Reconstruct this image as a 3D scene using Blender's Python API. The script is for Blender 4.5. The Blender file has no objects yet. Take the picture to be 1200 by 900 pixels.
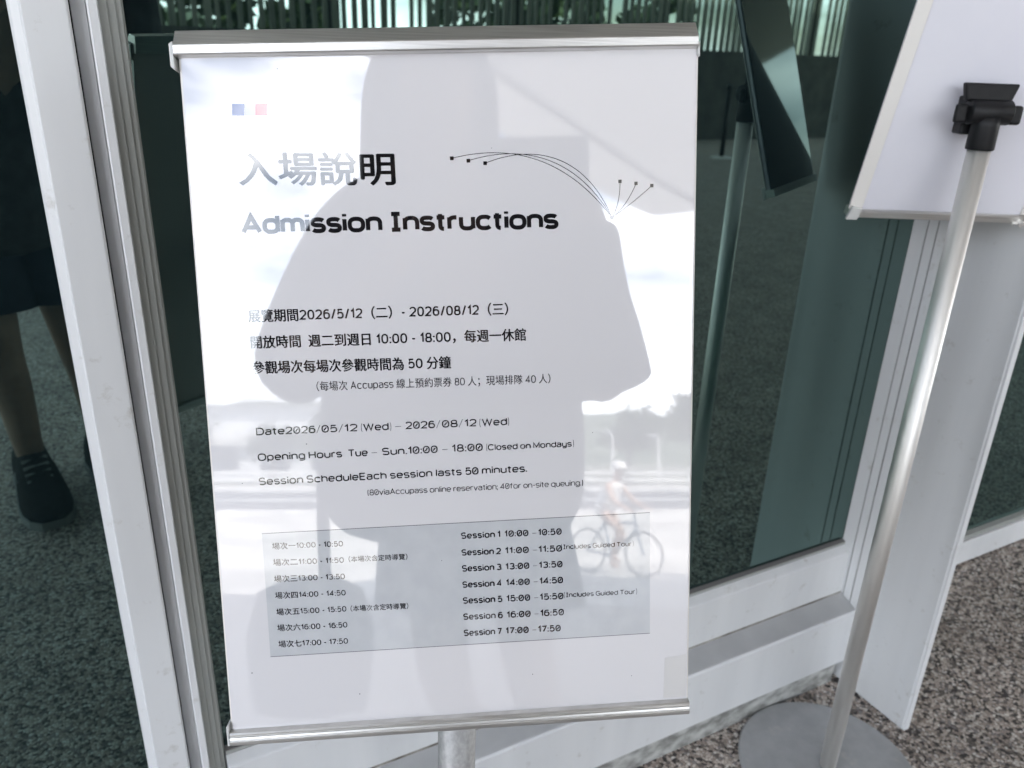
import bpy, bmesh, math, random
from mathutils import Vector, Matrix, noise
R_ = math.radians
random.seed(7)
S = bpy.context.scene
COL = S.collection

# ------------------------------------------------------------------ camera
cam = bpy.data.cameras.new('camera')
cam.sensor_width = 36.0
cam.lens = 28.14
cam.clip_start = 0.02
cam.clip_end = 3000
camo = bpy.data.objects.new('camera', cam)
COL.objects.link(camo)
camo.matrix_world = Matrix(((0.88393, 0.14934, -0.44312, 0.0),
                            (-0.46638, 0.35041, -0.81222, 0.0),
                            (0.03398, 0.92461, 0.37939, 1.3),
                            (0, 0, 0, 1)))
cam.dof.use_dof = True
cam.dof.focus_distance = 0.74
cam.dof.aperture_fstop = 8.0
S.camera = camo

# ------------------------------------------------------------------ sky, sun, exposure
SUN_EL, SUN_AZ = R_(52), R_(62)          # azimuth measured from +Y towards +X (where the sun stands)
wd = bpy.data.worlds.new('World')
S.world = wd
wd.use_nodes = True
nt = wd.node_tree
nt.nodes.clear()
wo = nt.nodes.new('ShaderNodeOutputWorld')
bg = nt.nodes.new('ShaderNodeBackground')
sky = nt.nodes.new('ShaderNodeTexSky')
sky.sky_type = 'NISHITA'
sky.sun_disc = False
sky.sun_elevation = SUN_EL
sky.sun_rotation = SUN_AZ
tc = nt.nodes.new('ShaderNodeTexCoord')
mp = nt.nodes.new('ShaderNodeMapping')
mp.inputs['Scale'].default_value = (1.0, 1.0, 2.6)
mp.inputs['Location'].default_value = (7.7, 2.2, 1.3)
nz = nt.nodes.new('ShaderNodeTexNoise')
nz.inputs['Scale'].default_value = 3.4
nz.inputs['Detail'].default_value = 9
nz.inputs['Roughness'].default_value = 0.56
rp = nt.nodes.new('ShaderNodeValToRGB')
rp.color_ramp.elements[0].position = 0.41
rp.color_ramp.elements[1].position = 0.67
mx = nt.nodes.new('ShaderNodeMixRGB')
mx.inputs[2].default_value = (18.5, 18.8, 19.4, 1)
nt.links.new(tc.outputs['Generated'], mp.inputs[0])
nt.links.new(mp.outputs[0], nz.inputs['Vector'])
sx = nt.nodes.new('ShaderNodeSeparateXYZ')
nt.links.new(tc.outputs['Generated'], sx.inputs[0])
mr = nt.nodes.new('ShaderNodeMapRange')                      # cloud cover thickens below about 22 degrees
mr.inputs['From Min'].default_value = 0.14; mr.inputs['From Max'].default_value = 0.46
mr.inputs['To Min'].default_value = 0.07; mr.inputs['To Max'].default_value = -0.05
nt.links.new(sx.outputs['Z'], mr.inputs[0])
ca = nt.nodes.new('ShaderNodeMath'); ca.operation = 'ADD'
nt.links.new(nz.outputs[0], ca.inputs[0]); nt.links.new(mr.outputs[0], ca.inputs[1])
nt.links.new(ca.outputs[0], rp.inputs[0])
nt.links.new(rp.outputs[0], mx.inputs[0])
nt.links.new(sky.outputs[0], mx.inputs[1])
nt.links.new(mx.outputs[0], bg.inputs[0])
bg.inputs[1].default_value = 0.12
nt.links.new(bg.outputs[0], wo.inputs[0])

sl = bpy.data.lights.new('sun', 'SUN')
sl.energy = 4.0
sl.angle = R_(0.5)
sl.color = (1.0, 0.95, 0.87)
so = bpy.data.objects.new('sun', sl)
COL.objects.link(so)
sd = Vector((math.sin(SUN_AZ) * math.cos(SUN_EL), math.cos(SUN_AZ) * math.cos(SUN_EL), math.sin(SUN_EL)))
so.rotation_euler = sd.to_track_quat('Z', 'Y').to_euler()
so.location = sd * 50

S.view_settings.view_transform = 'Standard'
S.view_settings.look = 'None'
S.view_settings.gamma = 1.0
S.view_settings.exposure = 1.96
S.view_settings.use_curve_mapping = False
S.cycles.max_bounces = 10
S.cycles.glossy_bounces = 6
S.cycles.caustics_reflective = False
S.cycles.caustics_refractive = False
S.cycles.sample_clamp_indirect = 8

# ------------------------------------------------------------------ helpers
def tag(o, label=None, cat=None, group=None, kind=None):
    if label: o['label'] = label
    if cat: o['category'] = cat
    if group: o['group'] = group
    if kind: o['kind'] = kind
    return o

def thing(name, label, cat, loc=(0, 0, 0), group=None):
    o = bpy.data.objects.new(name, None)
    o.empty_display_size = 0.1
    COL.objects.link(o)
    o.location = loc
    return tag(o, label, cat, group)

def obj(name, bm, mat, parent=None, smooth=False, bevel=0):
    """link bm (in world coordinates) as one mesh object"""
    me = bpy.data.meshes.new(name)
    bm.to_mesh(me)
    bm.free()
    if smooth:
        for p in me.polygons: p.use_smooth = True
    me.materials.append(mat)
    o = bpy.data.objects.new(name, me)
    COL.objects.link(o)
    if parent:
        o.parent = parent
        if parent.type == 'EMPTY':
            o.matrix_parent_inverse = Matrix.Translation(-Vector(parent.location))
    if bevel:
        m = o.modifiers.new('bevel', 'BEVEL')
        m.width = bevel; m.segments = 2; m.limit_method = 'ANGLE'; m.angle_limit = R_(40)
    return o

def BM(): return bmesh.new()

def box(bm, lo, hi, M=None):
    vs = [Vector((x, y, z)) for z in (lo[2], hi[2]) for y in (lo[1], hi[1]) for x in (lo[0], hi[0])]
    if M: vs = [M @ v for v in vs]
    v = [bm.verts.new(p) for p in vs]
    for f in ((0, 2, 3, 1), (4, 5, 7, 6), (0, 1, 5, 4), (2, 6, 7, 3), (0, 4, 6, 2), (1, 3, 7, 5)):
        bm.faces.new([v[i] for i in f])
    return bm

def prism(bm, poly, axis_fn, a, b):
    """extrude closed 2-D outline; axis_fn(p, t) gives the 3-D point"""
    A = [bm.verts.new(axis_fn(p, a)) for p in poly]
    B = [bm.verts.new(axis_fn(p, b)) for p in poly]
    n = len(poly)
    for i in range(n):
        bm.faces.new((A[i], A[(i + 1) % n], B[(i + 1) % n], B[i]))
    bm.faces.new(A[::-1]); bm.faces.new(B)
    bmesh.ops.recalc_face_normals(bm, faces=bm.faces[:])
    return bm

def tube(bm, p, q, r0, r1=None, n=20, cap=True):
    p, q = Vector(p), Vector(q)
    r1 = r0 if r1 is None else r1
    d = (q - p).normalized()
    u = d.orthogonal().normalized(); w = d.cross(u)
    A, B = [], []
    for i in range(n):
        c, s = math.cos(2 * math.pi * i / n), math.sin(2 * math.pi * i / n)
        A.append(bm.verts.new(p + (u * c + w * s) * r0)); B.append(bm.verts.new(q + (u * c + w * s) * r1))
    for i in range(n):
        bm.faces.new((A[i], A[(i + 1) % n], B[(i + 1) % n], B[i]))
    if cap:
        bm.faces.new(A[::-1]); bm.faces.new(B)
    return bm

def lathe(bm, prof, o, n=48, ax=Vector((0, 0, 1))):
    o = Vector(o); u = ax.orthogonal().normalized(); w = ax.cross(u)
    rings = []
    for r, z in prof:
        if r < 1e-6: rings.append([bm.verts.new(o + ax * z)])
        else: rings.append([bm.verts.new(o + ax * z + (u * math.cos(2 * math.pi * i / n) + w * math.sin(2 * math.pi * i / n)) * r) for i in range(n)])
    for a, b in zip(rings, rings[1:]):
        for i in range(n):
            j = (i + 1) % n
            f = []
            for v in ([a[i % len(a)], a[j % len(a)]] + [b[j % len(b)], b[i % len(b)]]):
                if v not in f: f.append(v)
            if len(f) > 2: bm.faces.new(f)
    bmesh.ops.recalc_face_normals(bm, faces=bm.faces[:])
    return bm

def loft(bm, rings, cap=True):
    V = [[bm.verts.new(p) for p in r] for r in rings]
    n = len(V[0])
    for a, b in zip(V, V[1:]):
        for i in range(n): bm.faces.new((a[i], a[(i + 1) % n], b[(i + 1) % n], b[i]))
    if cap:
        bm.faces.new(V[0][::-1]); bm.faces.new(V[-1])
    bmesh.ops.recalc_face_normals(bm, faces=bm.faces[:])
    return bm

def quadmesh(bm, *ps):
    bm.faces.new([bm.verts.new(p) for p in ps]); return bm

# ------------------------------------------------------------------ materials
def mat(name, col, rough=0.5, metal=0.0, ior=1.5, spec=None):
    m = bpy.data.materials.new(name)
    m.use_nodes = True
    b = m.node_tree.nodes['Principled BSDF']
    b.inputs['Base Color'].default_value = (*col, 1)
    b.inputs['Roughness'].default_value = rough
    b.inputs['Metallic'].default_value = metal
    b.inputs['IOR'].default_value = ior
    if spec is not None: b.inputs['Specular IOR Level'].default_value = spec
    return m

def N(m, t, **kw):
    n = m.node_tree.nodes.new(t)
    for k, v in kw.items():
        if k in n.inputs: n.inputs[k].default_value = v
        else: setattr(n, k, v)
    return n

def L(m, a, b): m.node_tree.links.new(a, b)

def P(m): return m.node_tree.nodes['Principled BSDF']

def noisy(m, c0, c1, scale, detail=6, stretch=(1, 1, 1), bump=0.0, rvar=None, lo=0.35, hi=0.65, bdist=0.002):
    """two-tone noise on the base colour, optional bump and roughness change"""
    tc = N(m, 'ShaderNodeTexCoord'); mp = N(m, 'ShaderNodeMapping'); mp.inputs['Scale'].default_value = stretch
    nz = N(m, 'ShaderNodeTexNoise', Scale=scale, Detail=detail)
    rp = N(m, 'ShaderNodeValToRGB')
    rp.color_ramp.elements[0].position = lo; rp.color_ramp.elements[0].color = (*c0, 1)
    rp.color_ramp.elements[1].position = hi; rp.color_ramp.elements[1].color = (*c1, 1)
    L(m, tc.outputs['Object'], mp.inputs[0]); L(m, mp.outputs[0], nz.inputs['Vector'])
    L(m, nz.outputs[0], rp.inputs[0]); L(m, rp.outputs[0], P(m).inputs['Base Color'])
    if bump:
        b = N(m, 'ShaderNodeBump', Strength=bump, Distance=bdist)
        L(m, nz.outputs[0], b.inputs['Height']); L(m, b.outputs[0], P(m).inputs['Normal'])
    if rvar:
        mr = N(m, 'ShaderNodeMapRange'); mr.inputs['To Min'].default_value = rvar[0]; mr.inputs['To Max'].default_value = rvar[1]
        L(m, nz.outputs[0], mr.inputs[0]); L(m, mr.outputs[0], P(m).inputs['Roughness'])
    return m

M_frame = noisy(mat('powder_coated_aluminium', (.60, .62, .64), .38), (.64, .645, .652), (.725, .728, .732), 9, 10, (1, 1, .10), rvar=(.30, .46))
def smudge(m, col, amt, scale=30, lo=.60, hi=.74):
    # scattered scuffs and dried dirt over the base colour
    b = P(m).inputs['Base Color']; src = b.links[0].from_socket
    tc = N(m, 'ShaderNodeTexCoord'); nz = N(m, 'ShaderNodeTexNoise', Scale=scale, Detail=10.0); rp = N(m, 'ShaderNodeValToRGB'); mx = N(m, 'ShaderNodeMixRGB')
    nz.inputs['Roughness'].default_value = .68
    rp.color_ramp.elements[0].position = lo; rp.color_ramp.elements[0].color = (0, 0, 0, 1)
    rp.color_ramp.elements[1].position = hi; rp.color_ramp.elements[1].color = (amt, amt, amt, 1)
    mx.inputs[2].default_value = (*col, 1)
    L(m, tc.outputs['Object'], nz.inputs['Vector']); L(m, nz.outputs[0], rp.inputs[0]); L(m, rp.outputs[0], mx.inputs[0]); L(m, src, mx.inputs[1]); L(m, mx.outputs[0], b)
smudge(M_frame, (.36, .33, .28), .55)
M_trim = mat('anodised_olive_aluminium', (.33, .34, .32), .42, 0)
M_groove = mat('dark_gasket_rubber', (.16, .155, .15), .7)
M_sill = noisy(mat('sill_aluminium', (.5, .5, .5), .5), (.68, .68, .68), (.75, .75, .75), 14, 8, rvar=(.4, .6))
M_concrete = noisy(mat('stained_concrete', (.4, .4, .38), .85), (.20, .20, .185), (.50, .50, .48), 22, 9, (1, 1, 1.6), bump=.5, lo=.38, hi=.6)

# pebble-wash (exposed aggregate)
M_pebble = mat('pebble_wash', (.2, .18, .16), .62)
m = M_pebble
tc_ = N(m, 'ShaderNodeTexCoord')
dn = N(m, 'ShaderNodeTexNoise', Scale=90.0, Detail=2.0)
ad = N(m, 'ShaderNodeVectorMath', operation='MULTIPLY_ADD'); ad.inputs[1].default_value = (.006, .006, .006)
L(m, tc_.outputs['Object'], dn.inputs['Vector']); L(m, dn.outputs['Color'], ad.inputs[0]); L(m, tc_.outputs['Object'], ad.inputs[2])
v1 = N(m, 'ShaderNodeTexVoronoi', Scale=152.0); v1.feature = 'F1'
v2 = N(m, 'ShaderNodeTexVoronoi', Scale=152.0); v2.feature = 'DISTANCE_TO_EDGE'
L(m, ad.outputs[0], v1.inputs['Vector']); L(m, ad.outputs[0], v2.inputs['Vector'])
sp = N(m, 'ShaderNodeSeparateColor'); L(m, v1.outputs['Color'], sp.inputs[0])
rp_ = N(m, 'ShaderNodeValToRGB'); rp_.color_ramp.interpolation = 'CONSTANT'
els = [(0, (.055, .048, .046)), (.15, (.18, .155, .14)), (.28, (.42, .35, .305)), (.48, (.60, .52, .46)), (.66, (.29, .265, .26)), (.75, (.72, .65, .585)), (.90, (.84, .80, .75))]
while len(rp_.color_ramp.elements) < len(els): rp_.color_ramp.elements.new(.5)
for e, (p_, c_) in zip(rp_.color_ramp.elements, els): e.position = p_; e.color = (*c_, 1)
L(m, sp.outputs[0], rp_.inputs[0])
er = N(m, 'ShaderNodeValToRGB'); er.color_ramp.elements[0].position = .02; er.color_ramp.elements[1].position = .16
er.color_ramp.elements[0].color = (.5, .47, .44, 1)
L(m, v2.outputs['Distance'], er.inputs[0])
mu = N(m, 'ShaderNodeMixRGB', blend_type='MULTIPLY'); mu.inputs[0].default_value = 1
L(m, rp_.outputs[0], mu.inputs[1]); L(m, er.outputs[0], mu.inputs[2])
bn = N(m, 'ShaderNodeTexNoise', Scale=5.0, Detail=6.0)
L(m, tc_.outputs['Object'], bn.inputs['Vector'])
br = N(m, 'ShaderNodeMapRange'); br.inputs['From Min'].default_value = .3; br.inputs['From Max'].default_value = .7; br.inputs['To Min'].default_value = .78; br.inputs['To Max'].default_value = 1.15
L(m, bn.outputs[0], br.inputs[0])
m2 = N(m, 'ShaderNodeMixRGB', blend_type='MULTIPLY'); m2.inputs[0].default_value = 1
L(m, mu.outputs[0], m2.inputs[1]); L(m, br.outputs[0], m2.inputs[2]); L(m, m2.outputs[0], P(m).inputs['Base Color'])
bp = N(m, 'ShaderNodeBump', Strength=.7, Distance=.003)
L(m, v2.outputs['Distance'], bp.inputs['Height']); L(m, bp.outputs[0], P(m).inputs['Normal'])

# dark tinted, mirror-coated glazing: it shows the terrace, not the room
M_glass = bpy.data.materials.new('tinted_reflective_glass'); M_glass.use_nodes = True
m = M_glass; m.node_tree.nodes.clear()
go = N(m, 'ShaderNodeOutputMaterial'); gg = N(m, 'ShaderNodeBsdfGlossy', Roughness=0.0); gd = N(m, 'ShaderNodeBsdfDiffuse'); ga = N(m, 'ShaderNodeAddShader')
gg.inputs['Color'].default_value = (.135, .196, .180, 1); gd.inputs['Color'].default_value = (.004, .008, .009, 1)
gn = N(m, 'ShaderNodeTexNoise', Scale=1.3, Detail=1.0); gt = N(m, 'ShaderNodeTexCoord'); gb = N(m, 'ShaderNodeBump', Strength=.05, Distance=.01)
L(m, gt.outputs['Object'], gn.inputs['Vector']); L(m, gn.outputs[0], gb.inputs['Height']); L(m, gb.outputs[0], gg.inputs['Normal'])
L(m, gg.outputs[0], ga.inputs[0]); L(m, gd.outputs[0], ga.inputs[1]); L(m, ga.outputs[0], go.inputs[0])

def coated(name, col, ior=2.1):
    m = mat(name, col, .024, 0, ior)
    return m
M_paper = coated('glossy_white_poster', (.79, .77, .785))
M_ink = coated('glossy_black_print', (.012, .011, .013))
M_inkgrey = coated('glossy_grey_print', (.10, .10, .11))
M_table = coated('glossy_grey_print_panel', (.60, .62, .64))
noisy(M_table, (.60, .61, .635), (.64, .65, .67), 60, 4)
M_flagb = coated('glossy_blue_print', (.03, .07, .25)); M_flagw = coated('glossy_pale_print', (.42, .42, .46)); M_flagr = coated('glossy_red_print', (.55, .05, .07))
M_tape = mat('clear_tape', (.70, .68, .67), .16, 0, 1.5)
M_board = mat('cream_plastic_strip', (.80, .77, .73), .5)
M_backboard = noisy(mat('white_plastic_board', (.74, .73, .79), .5), (.73, .72, .78), (.76, .75, .80), 6, 4)
M_clear = mat('frosted_clear_plastic', (.62, .62, .60), .25)
M_dark = mat('dark_blue_print', (.02, .035, .06), .05, ior=1.4)

def brushed(name, c0, c1, rough, stretch, metal=1.0, bump=.15, scale=60):
    m = mat(name, c0, rough, metal)
    noisy(m, c0, c1, scale, 6, stretch, bump=bump, rvar=(rough * .75, rough * 1.3), bdist=.0006)
    return m
M_rail = brushed('brushed_aluminium', (.62, .61, .59), (.76, .75, .73), .38, (.25, .25, 14))
M_pole = brushed('satin_steel', (.78, .76, .73), (.81, .79, .76), .52, (1, 1, .05), bump=.0, scale=200)
M_greypole = noisy(mat('grey_hammered_tube', (.40, .39, .38), .5, .35), (.33, .325, .32), (.44, .43, .425), 220, 4, (1, 1, .6), bump=.08, rvar=(.42, .6))
M_base = noisy(mat('grey_painted_steel', (.30, .305, .31), .45, .3), (.38, .385, .39), (.43, .435, .44), 40, 6, rvar=(.38, .55))
smudge(M_base, (.60, .57, .52), .5, 22, .58, .72)
M_black = noisy(mat('black_moulded_plastic', (.006, .006, .007), .5, ior=1.36), (.005, .005, .006), (.009, .009, .010), 80, 4, rvar=(.42, .56))
M_soffit = mat('white_soffit_metal', (.86, .845, .81), .4)
M_wall = mat('grey_wall_panel', (.4, .4, .4), .6)
M_inner = mat('dark_interior', (.01, .01, .01), .9)
M_plaza = noisy(mat('pale_plaza_paving', (.45, .43, .40), .85), (.33, .315, .29), (.54, .515, .475), .6, 10)
M_ground = noisy(mat('dull_green_ground', (.12, .13, .09), .95), (.09, .10, .07), (.16, .16, .12), .3, 8)
M_asphalt = noisy(mat('asphalt', (.06, .06, .062), .9), (.05, .05, .052), (.075, .075, .078), 3, 8)
M_paint = noisy(mat('white_road_paint', (.6, .6, .58), .7), (.40, .40, .39), (.66, .66, .64), 1.5, 8)
M_pink = mat('red_painted_kerb', (.52, .30, .29), .7)
M_hill = noisy(mat('wooded_hillside', (.06, .08, .05), .95), (.045, .065, .035), (.09, .11, .07), .05, 10)
M_leaf = noisy(mat('leaves', (.06, .10, .03), .6), (.04, .075, .02), (.10, .14, .05), 2, 4)
M_bark = noisy(mat('bark', (.10, .08, .06), .9), (.07, .055, .04), (.13, .10, .08), 9, 6, (1, 1, .2))
M_slat = noisy(mat('grey_slats', (.20, .21, .17), .6), (.16, .17, .14), (.26, .27, .22), 12, 5, (1, 1, .1))
M_lowwall = noisy(mat('dark_stone_wall', (.06, .06, .055), .85), (.04, .042, .04), (.09, .09, .08), 4, 8)
M_bldg = noisy(mat('pale_render', (.55, .56, .58), .8), (.50, .52, .54), (.60, .61, .62), .6, 5)
M_window = mat('window_glass', (.03, .04, .05), .08)
M_skin = noisy(mat('skin', (.42, .25, .17), .5), (.40, .27, .20), (.50, .34, .26), 12, 4)
M_shirt = noisy(mat('black_cloth', (.02, .02, .024), .85), (.045, .045, .052), (.085, .085, .095), 25, 6, bump=.2)
M_navy = noisy(mat('navy_cloth', (.022, .032, .06), .85), (.018, .026, .05), (.032, .044, .08), 25, 6, bump=.2)
M_shoe = noisy(mat('black_shoe_mesh', (.01, .01, .01), .85, ior=1.25), (.006, .006, .006), (.022, .022, .022), 90, 3)
M_seal = noisy(mat('grimy_sealant', (.2, .17, .13), .8), (.10, .085, .065), (.42, .40, .36), 30, 8, (1, 1, 1))
M_sole = mat('grey_rubber_sole', (.30, .30, .29), .7)
M_sock = noisy(mat('grey_sock', (.10, .10, .10), .9), (.07, .07, .07), (.14, .14, .14), 60, 3)
M_hair = mat('dark_hair', (.012, .010, .009), .5)
M_white_cloth = mat('white_cloth', (.78, .77, .75), .8)
M_steelblue = mat('blue_bike_paint', (.10, .16, .24), .35)
M_tyre = mat('tyre_rubber', (.02, .02, .02), .8)

# ---- what is printed on the sign: text, left x, left baseline, right x, right baseline, cap height (mm on the board), style
RUNS=[
  ('入場說明', -167.03, 190.48, -40.97, 187.37, 25.68, 'CT'),
  ('Admission Instructions', -169.03, 151.05, 94.2, 147.28, 16.4, 'LT'),
  ('展覽期間2026/5/12（二）- 2026/08/12（三）', -169.16, 79.35, 48.87, 77.29, 8.34, 'C'),
  ('開放時間  週二到週日 10:00 - 18:00，每週一休館', -168.99, 57.18, 63.57, 54.62, 8.42, 'C'),
  ('參觀場次每場次參觀時間為 50 分鐘', -169.26, 35.57, -1.88, 33.27, 8.5, 'C'),
  ('（每場次 Accupass 線上預約票券 80 人；現場排隊 40 人）', -116.95, 18.36, 83.77, 16.49, 6.62, 'CS'),
  ('Date2026', -170.87, -18.41, -120.55, -18.7, 6.55, 'L'),
  ('/', -119.79, -18.7, -116.23, -18.72, 6.58, 'LL'),
  ('05', -115.47, -18.73, -101.98, -18.81, 6.58, 'L'),
  ('/', -100.96, -18.81, -96.88, -18.83, 6.59, 'LL'),
  ('12', -96.11, -18.84, -84.62, -18.9, 6.59, 'L'),
  ('(', -81.81, -18.92, -80.27, -18.93, 6.6, 'LL'),
  ('Wed', -79.76, -18.93, -57.97, -19.06, 6.6, 'L'),
  (')', -57.2, -19.06, -55.65, -19.07, 6.61, 'LL'),
  ('–', -52.57, -19.09, -47.17, -19.12, 6.62, 'LL'),
  ('2026', -43.56, -19.14, -18.0, -19.28, 6.62, 'L'),
  ('/', -16.97, -19.29, -13.34, -19.31, 6.64, 'LL'),
  ('08', -12.05, -19.32, 1.7, -19.4, 6.64, 'L'),
  ('/', 2.48, -19.4, 6.38, -19.42, 6.65, 'LL'),
  ('12', 7.42, -19.43, 18.09, -19.49, 6.65, 'L'),
  ('(', 20.43, -19.5, 21.99, -19.51, 6.66, 'LL'),
  ('Wed', 22.78, -19.52, 44.72, -19.64, 6.66, 'L'),
  (')', 45.24, -19.64, 46.55, -19.65, 6.68, 'LL'),
  ('Opening Hours', -171.17, -41.02, -99.36, -41.2, 6.61, 'L'),
  ('Tue', -94.23, -41.22, -77.27, -41.26, 6.65, 'L'),
  ('–', -74.18, -41.27, -69.03, -41.28, 6.67, 'LL'),
  ('Sun.10:00', -64.9, -41.29, -16.73, -41.42, 6.67, 'L'),
  ('–', -13.08, -41.43, -7.88, -41.44, 6.7, 'LL'),
  ('18:00', -4.49, -41.45, 22.69, -41.52, 6.71, 'L'),
  ('(', 25.57, -41.53, 26.88, -41.53, 6.12, 'LL'),
  ('Closed on Mondays', 27.15, -41.53, 101.03, -41.73, 5.51, 'L'),
  (')', 101.83, -41.73, 103.16, -41.73, 6.16, 'LL'),
  ('Session ScheduleEach session lasts 50 minutes.', -171.88, -62.49, 60.94, -62.6, 6.67, 'L'),
  ('(80viaAccupass online reservation; 40for on-site queuing.)', -79.66, -76.56, 110.48, -77.56, 5.23, 'LS'),
  ('場次一10:00 - 10:50', -165.11, -120.47, -103.84, -121.6, 4.98, 'CB'),
  ('場次二11:00 - 11:50', -165.44, -135.45, -103.98, -136.67, 5.01, 'CB'),
  ('場次三13:00 - 13:50', -165.79, -150.7, -104.12, -151.83, 5.04, 'CB'),
  ('場次四14:00 - 14:50', -166.14, -166.05, -104.43, -167.09, 5.07, 'CB'),
  ('場次五15:00 - 15:50', -166.16, -181.53, -104.73, -182.26, 5.1, 'CB'),
  ('場次六16:00 - 16:50', -166.47, -196.54, -104.85, -197.36, 5.14, 'CB'),
  ('場次七17:00 - 17:50', -166.63, -211.84, -105.32, -212.71, 5.17, 'CB'),
  ('（本場次含定時導覽）', -99.74, -136.03, -48.21, -136.63, 4.41, 'CX'),
  ('（本場次含定時導覽）', -100.98, -182.14, -49.81, -182.71, 4.49, 'CX'),
  ('Session 1', 0.29, -120.84, 35.18, -121.29, 5.99, 'LB'),
  ('10:00', 38.85, -121.34, 60.27, -121.61, 6.02, 'LB'),
  ('–', 63.54, -121.66, 67.64, -121.71, 6.03, 'LL'),
  ('10:50', 68.87, -121.73, 90.2, -122.0, 6.03, 'LB'),
  ('Session 2', 0.02, -136.5, 35.02, -137.01, 6.03, 'LB'),
  ('11:00', 38.7, -137.06, 60.2, -137.37, 6.06, 'LB'),
  ('–', 63.48, -137.42, 67.58, -137.47, 6.07, 'LL'),
  ('11:50', 68.82, -137.49, 90.22, -137.8, 6.07, 'LB'),
  ('Session 3', -0.22, -151.42, 34.9, -151.89, 6.07, 'LB'),
  ('13:00', 38.59, -151.94, 60.15, -152.22, 6.09, 'LB'),
  ('–', 63.44, -152.27, 67.56, -152.32, 6.11, 'LL'),
  ('13:50', 68.8, -152.34, 90.27, -152.63, 6.11, 'LB'),
  ('Session 4', -0.47, -166.64, 34.76, -167.08, 6.11, 'LB'),
  ('14:00', 38.46, -167.12, 60.09, -167.39, 6.13, 'LB'),
  ('–', 63.4, -167.43, 67.53, -167.48, 6.14, 'LL'),
  ('14:50', 68.77, -167.5, 90.31, -167.76, 6.15, 'LB'),
  ('Session 5', -0.72, -181.75, 34.63, -182.23, 6.15, 'LB'),
  ('15:00', 38.34, -182.28, 60.04, -182.58, 6.17, 'LB'),
  ('–', 63.36, -182.62, 67.5, -182.68, 6.18, 'LL'),
  ('15:50', 68.74, -182.7, 90.35, -182.99, 6.19, 'LB'),
  ('Session 6', -0.97, -197.16, 34.49, -197.7, 6.19, 'LB'),
  ('16:00', 38.21, -197.75, 59.98, -198.08, 6.21, 'LB'),
  ('–', 63.31, -198.13, 67.47, -198.19, 6.22, 'LL'),
  ('16:50', 68.71, -198.21, 90.39, -198.54, 6.23, 'LB'),
  ('Session 7', -1.22, -212.68, 33.06, -213.09, 6.23, 'LB'),
  ('17:00', 36.66, -213.13, 57.7, -213.39, 6.25, 'LB'),
  ('–', 60.91, -213.42, 64.93, -213.47, 6.26, 'LL'),
  ('17:50', 66.14, -213.49, 87.09, -213.74, 6.26, 'LB'),
  ('(', 89.44, -135.83, 90.68, -135.84, 5.2, 'LL'),
  ('Includes Guided Tour', 91.09, -135.84, 153.49, -136.47, 4.48, 'L'),
  (')', 154.12, -136.47, 155.37, -136.48, 5.23, 'LL'),
  ('(', 90.81, -181.49, 92.06, -181.51, 5.3, 'LL'),
  ('Includes Guided Tour', 92.47, -181.51, 156.11, -182.22, 4.57, 'L'),
  (')', 156.75, -182.23, 158.01, -182.24, 5.33, 'LL'),
]
TABLE= [(-173.07, -105.98), (170.44, -105.91), (169.5, -221.23), (-174.58, -220.64)]
FLAG= [[(-167.98, 254.75), (-158.44, 254.55), (-159.2, 245.37), (-168.76, 245.58)], [(-158.26, 254.55), (-149.79, 254.37), (-150.53, 245.18), (-159.02, 245.37)], [(-149.61, 254.36), (-140.22, 254.16), (-140.94, 244.97), (-150.35, 245.17)]]
DOTS= [(6.72, 207.63), (20.3, 205.3), (34.13, 202.96), (140.1, 155.31), (147.28, 185.09), (160.94, 183.09), (174.44, 180.89)]
CURVES= [[(6.72, 207.63), (53.77, 217.96), (100.92, 207.84), (140.1, 155.31)], [(20.3, 205.3), (57.8, 215.88), (107.26, 212.67), (140.1, 155.31)], [(34.13, 202.96), (74.31, 217.46), (117.58, 209.42), (140.1, 155.31)], [(140.1, 155.31), (145.07, 163.16), (147.34, 174.32), (147.28, 185.09)], [(140.1, 155.31), (148.21, 161.01), (155.74, 171.02), (160.94, 183.09)], [(140.1, 155.31), (150.34, 161.98), (165.27, 172.79), (174.44, 180.89)]]

# ------------------------------------------------------------------ setting: ground
SKIRT = -0.8
bm = BM()
poly = [(-7, 1.6), (-7, -3.0), (0.2, -4.3), (0.7, -10.2), (17, -10.2), (17, 1.6)]
prism(bm, poly, lambda p, t: Vector((p[0], p[1], t)), SKIRT - .05, 0)
tag(obj('terrace_floor', bm, M_pebble), kind='structure')

bm = BM()
n = 40
for i in range(n):
    a0, a1 = 2 * math.pi * i / n, 2 * math.pi * (i + 1) / n
    quadmesh(bm, (0, 0, SKIRT), (1500 * math.cos(a0), 1500 * math.sin(a0), SKIRT), (1500 * math.cos(a1), 1500 * math.sin(a1), SKIRT))
bmesh.ops.remove_doubles(bm, verts=bm.verts[:], dist=1e-3)
tag(obj('open_ground', bm, M_ground), kind='structure')

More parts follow.
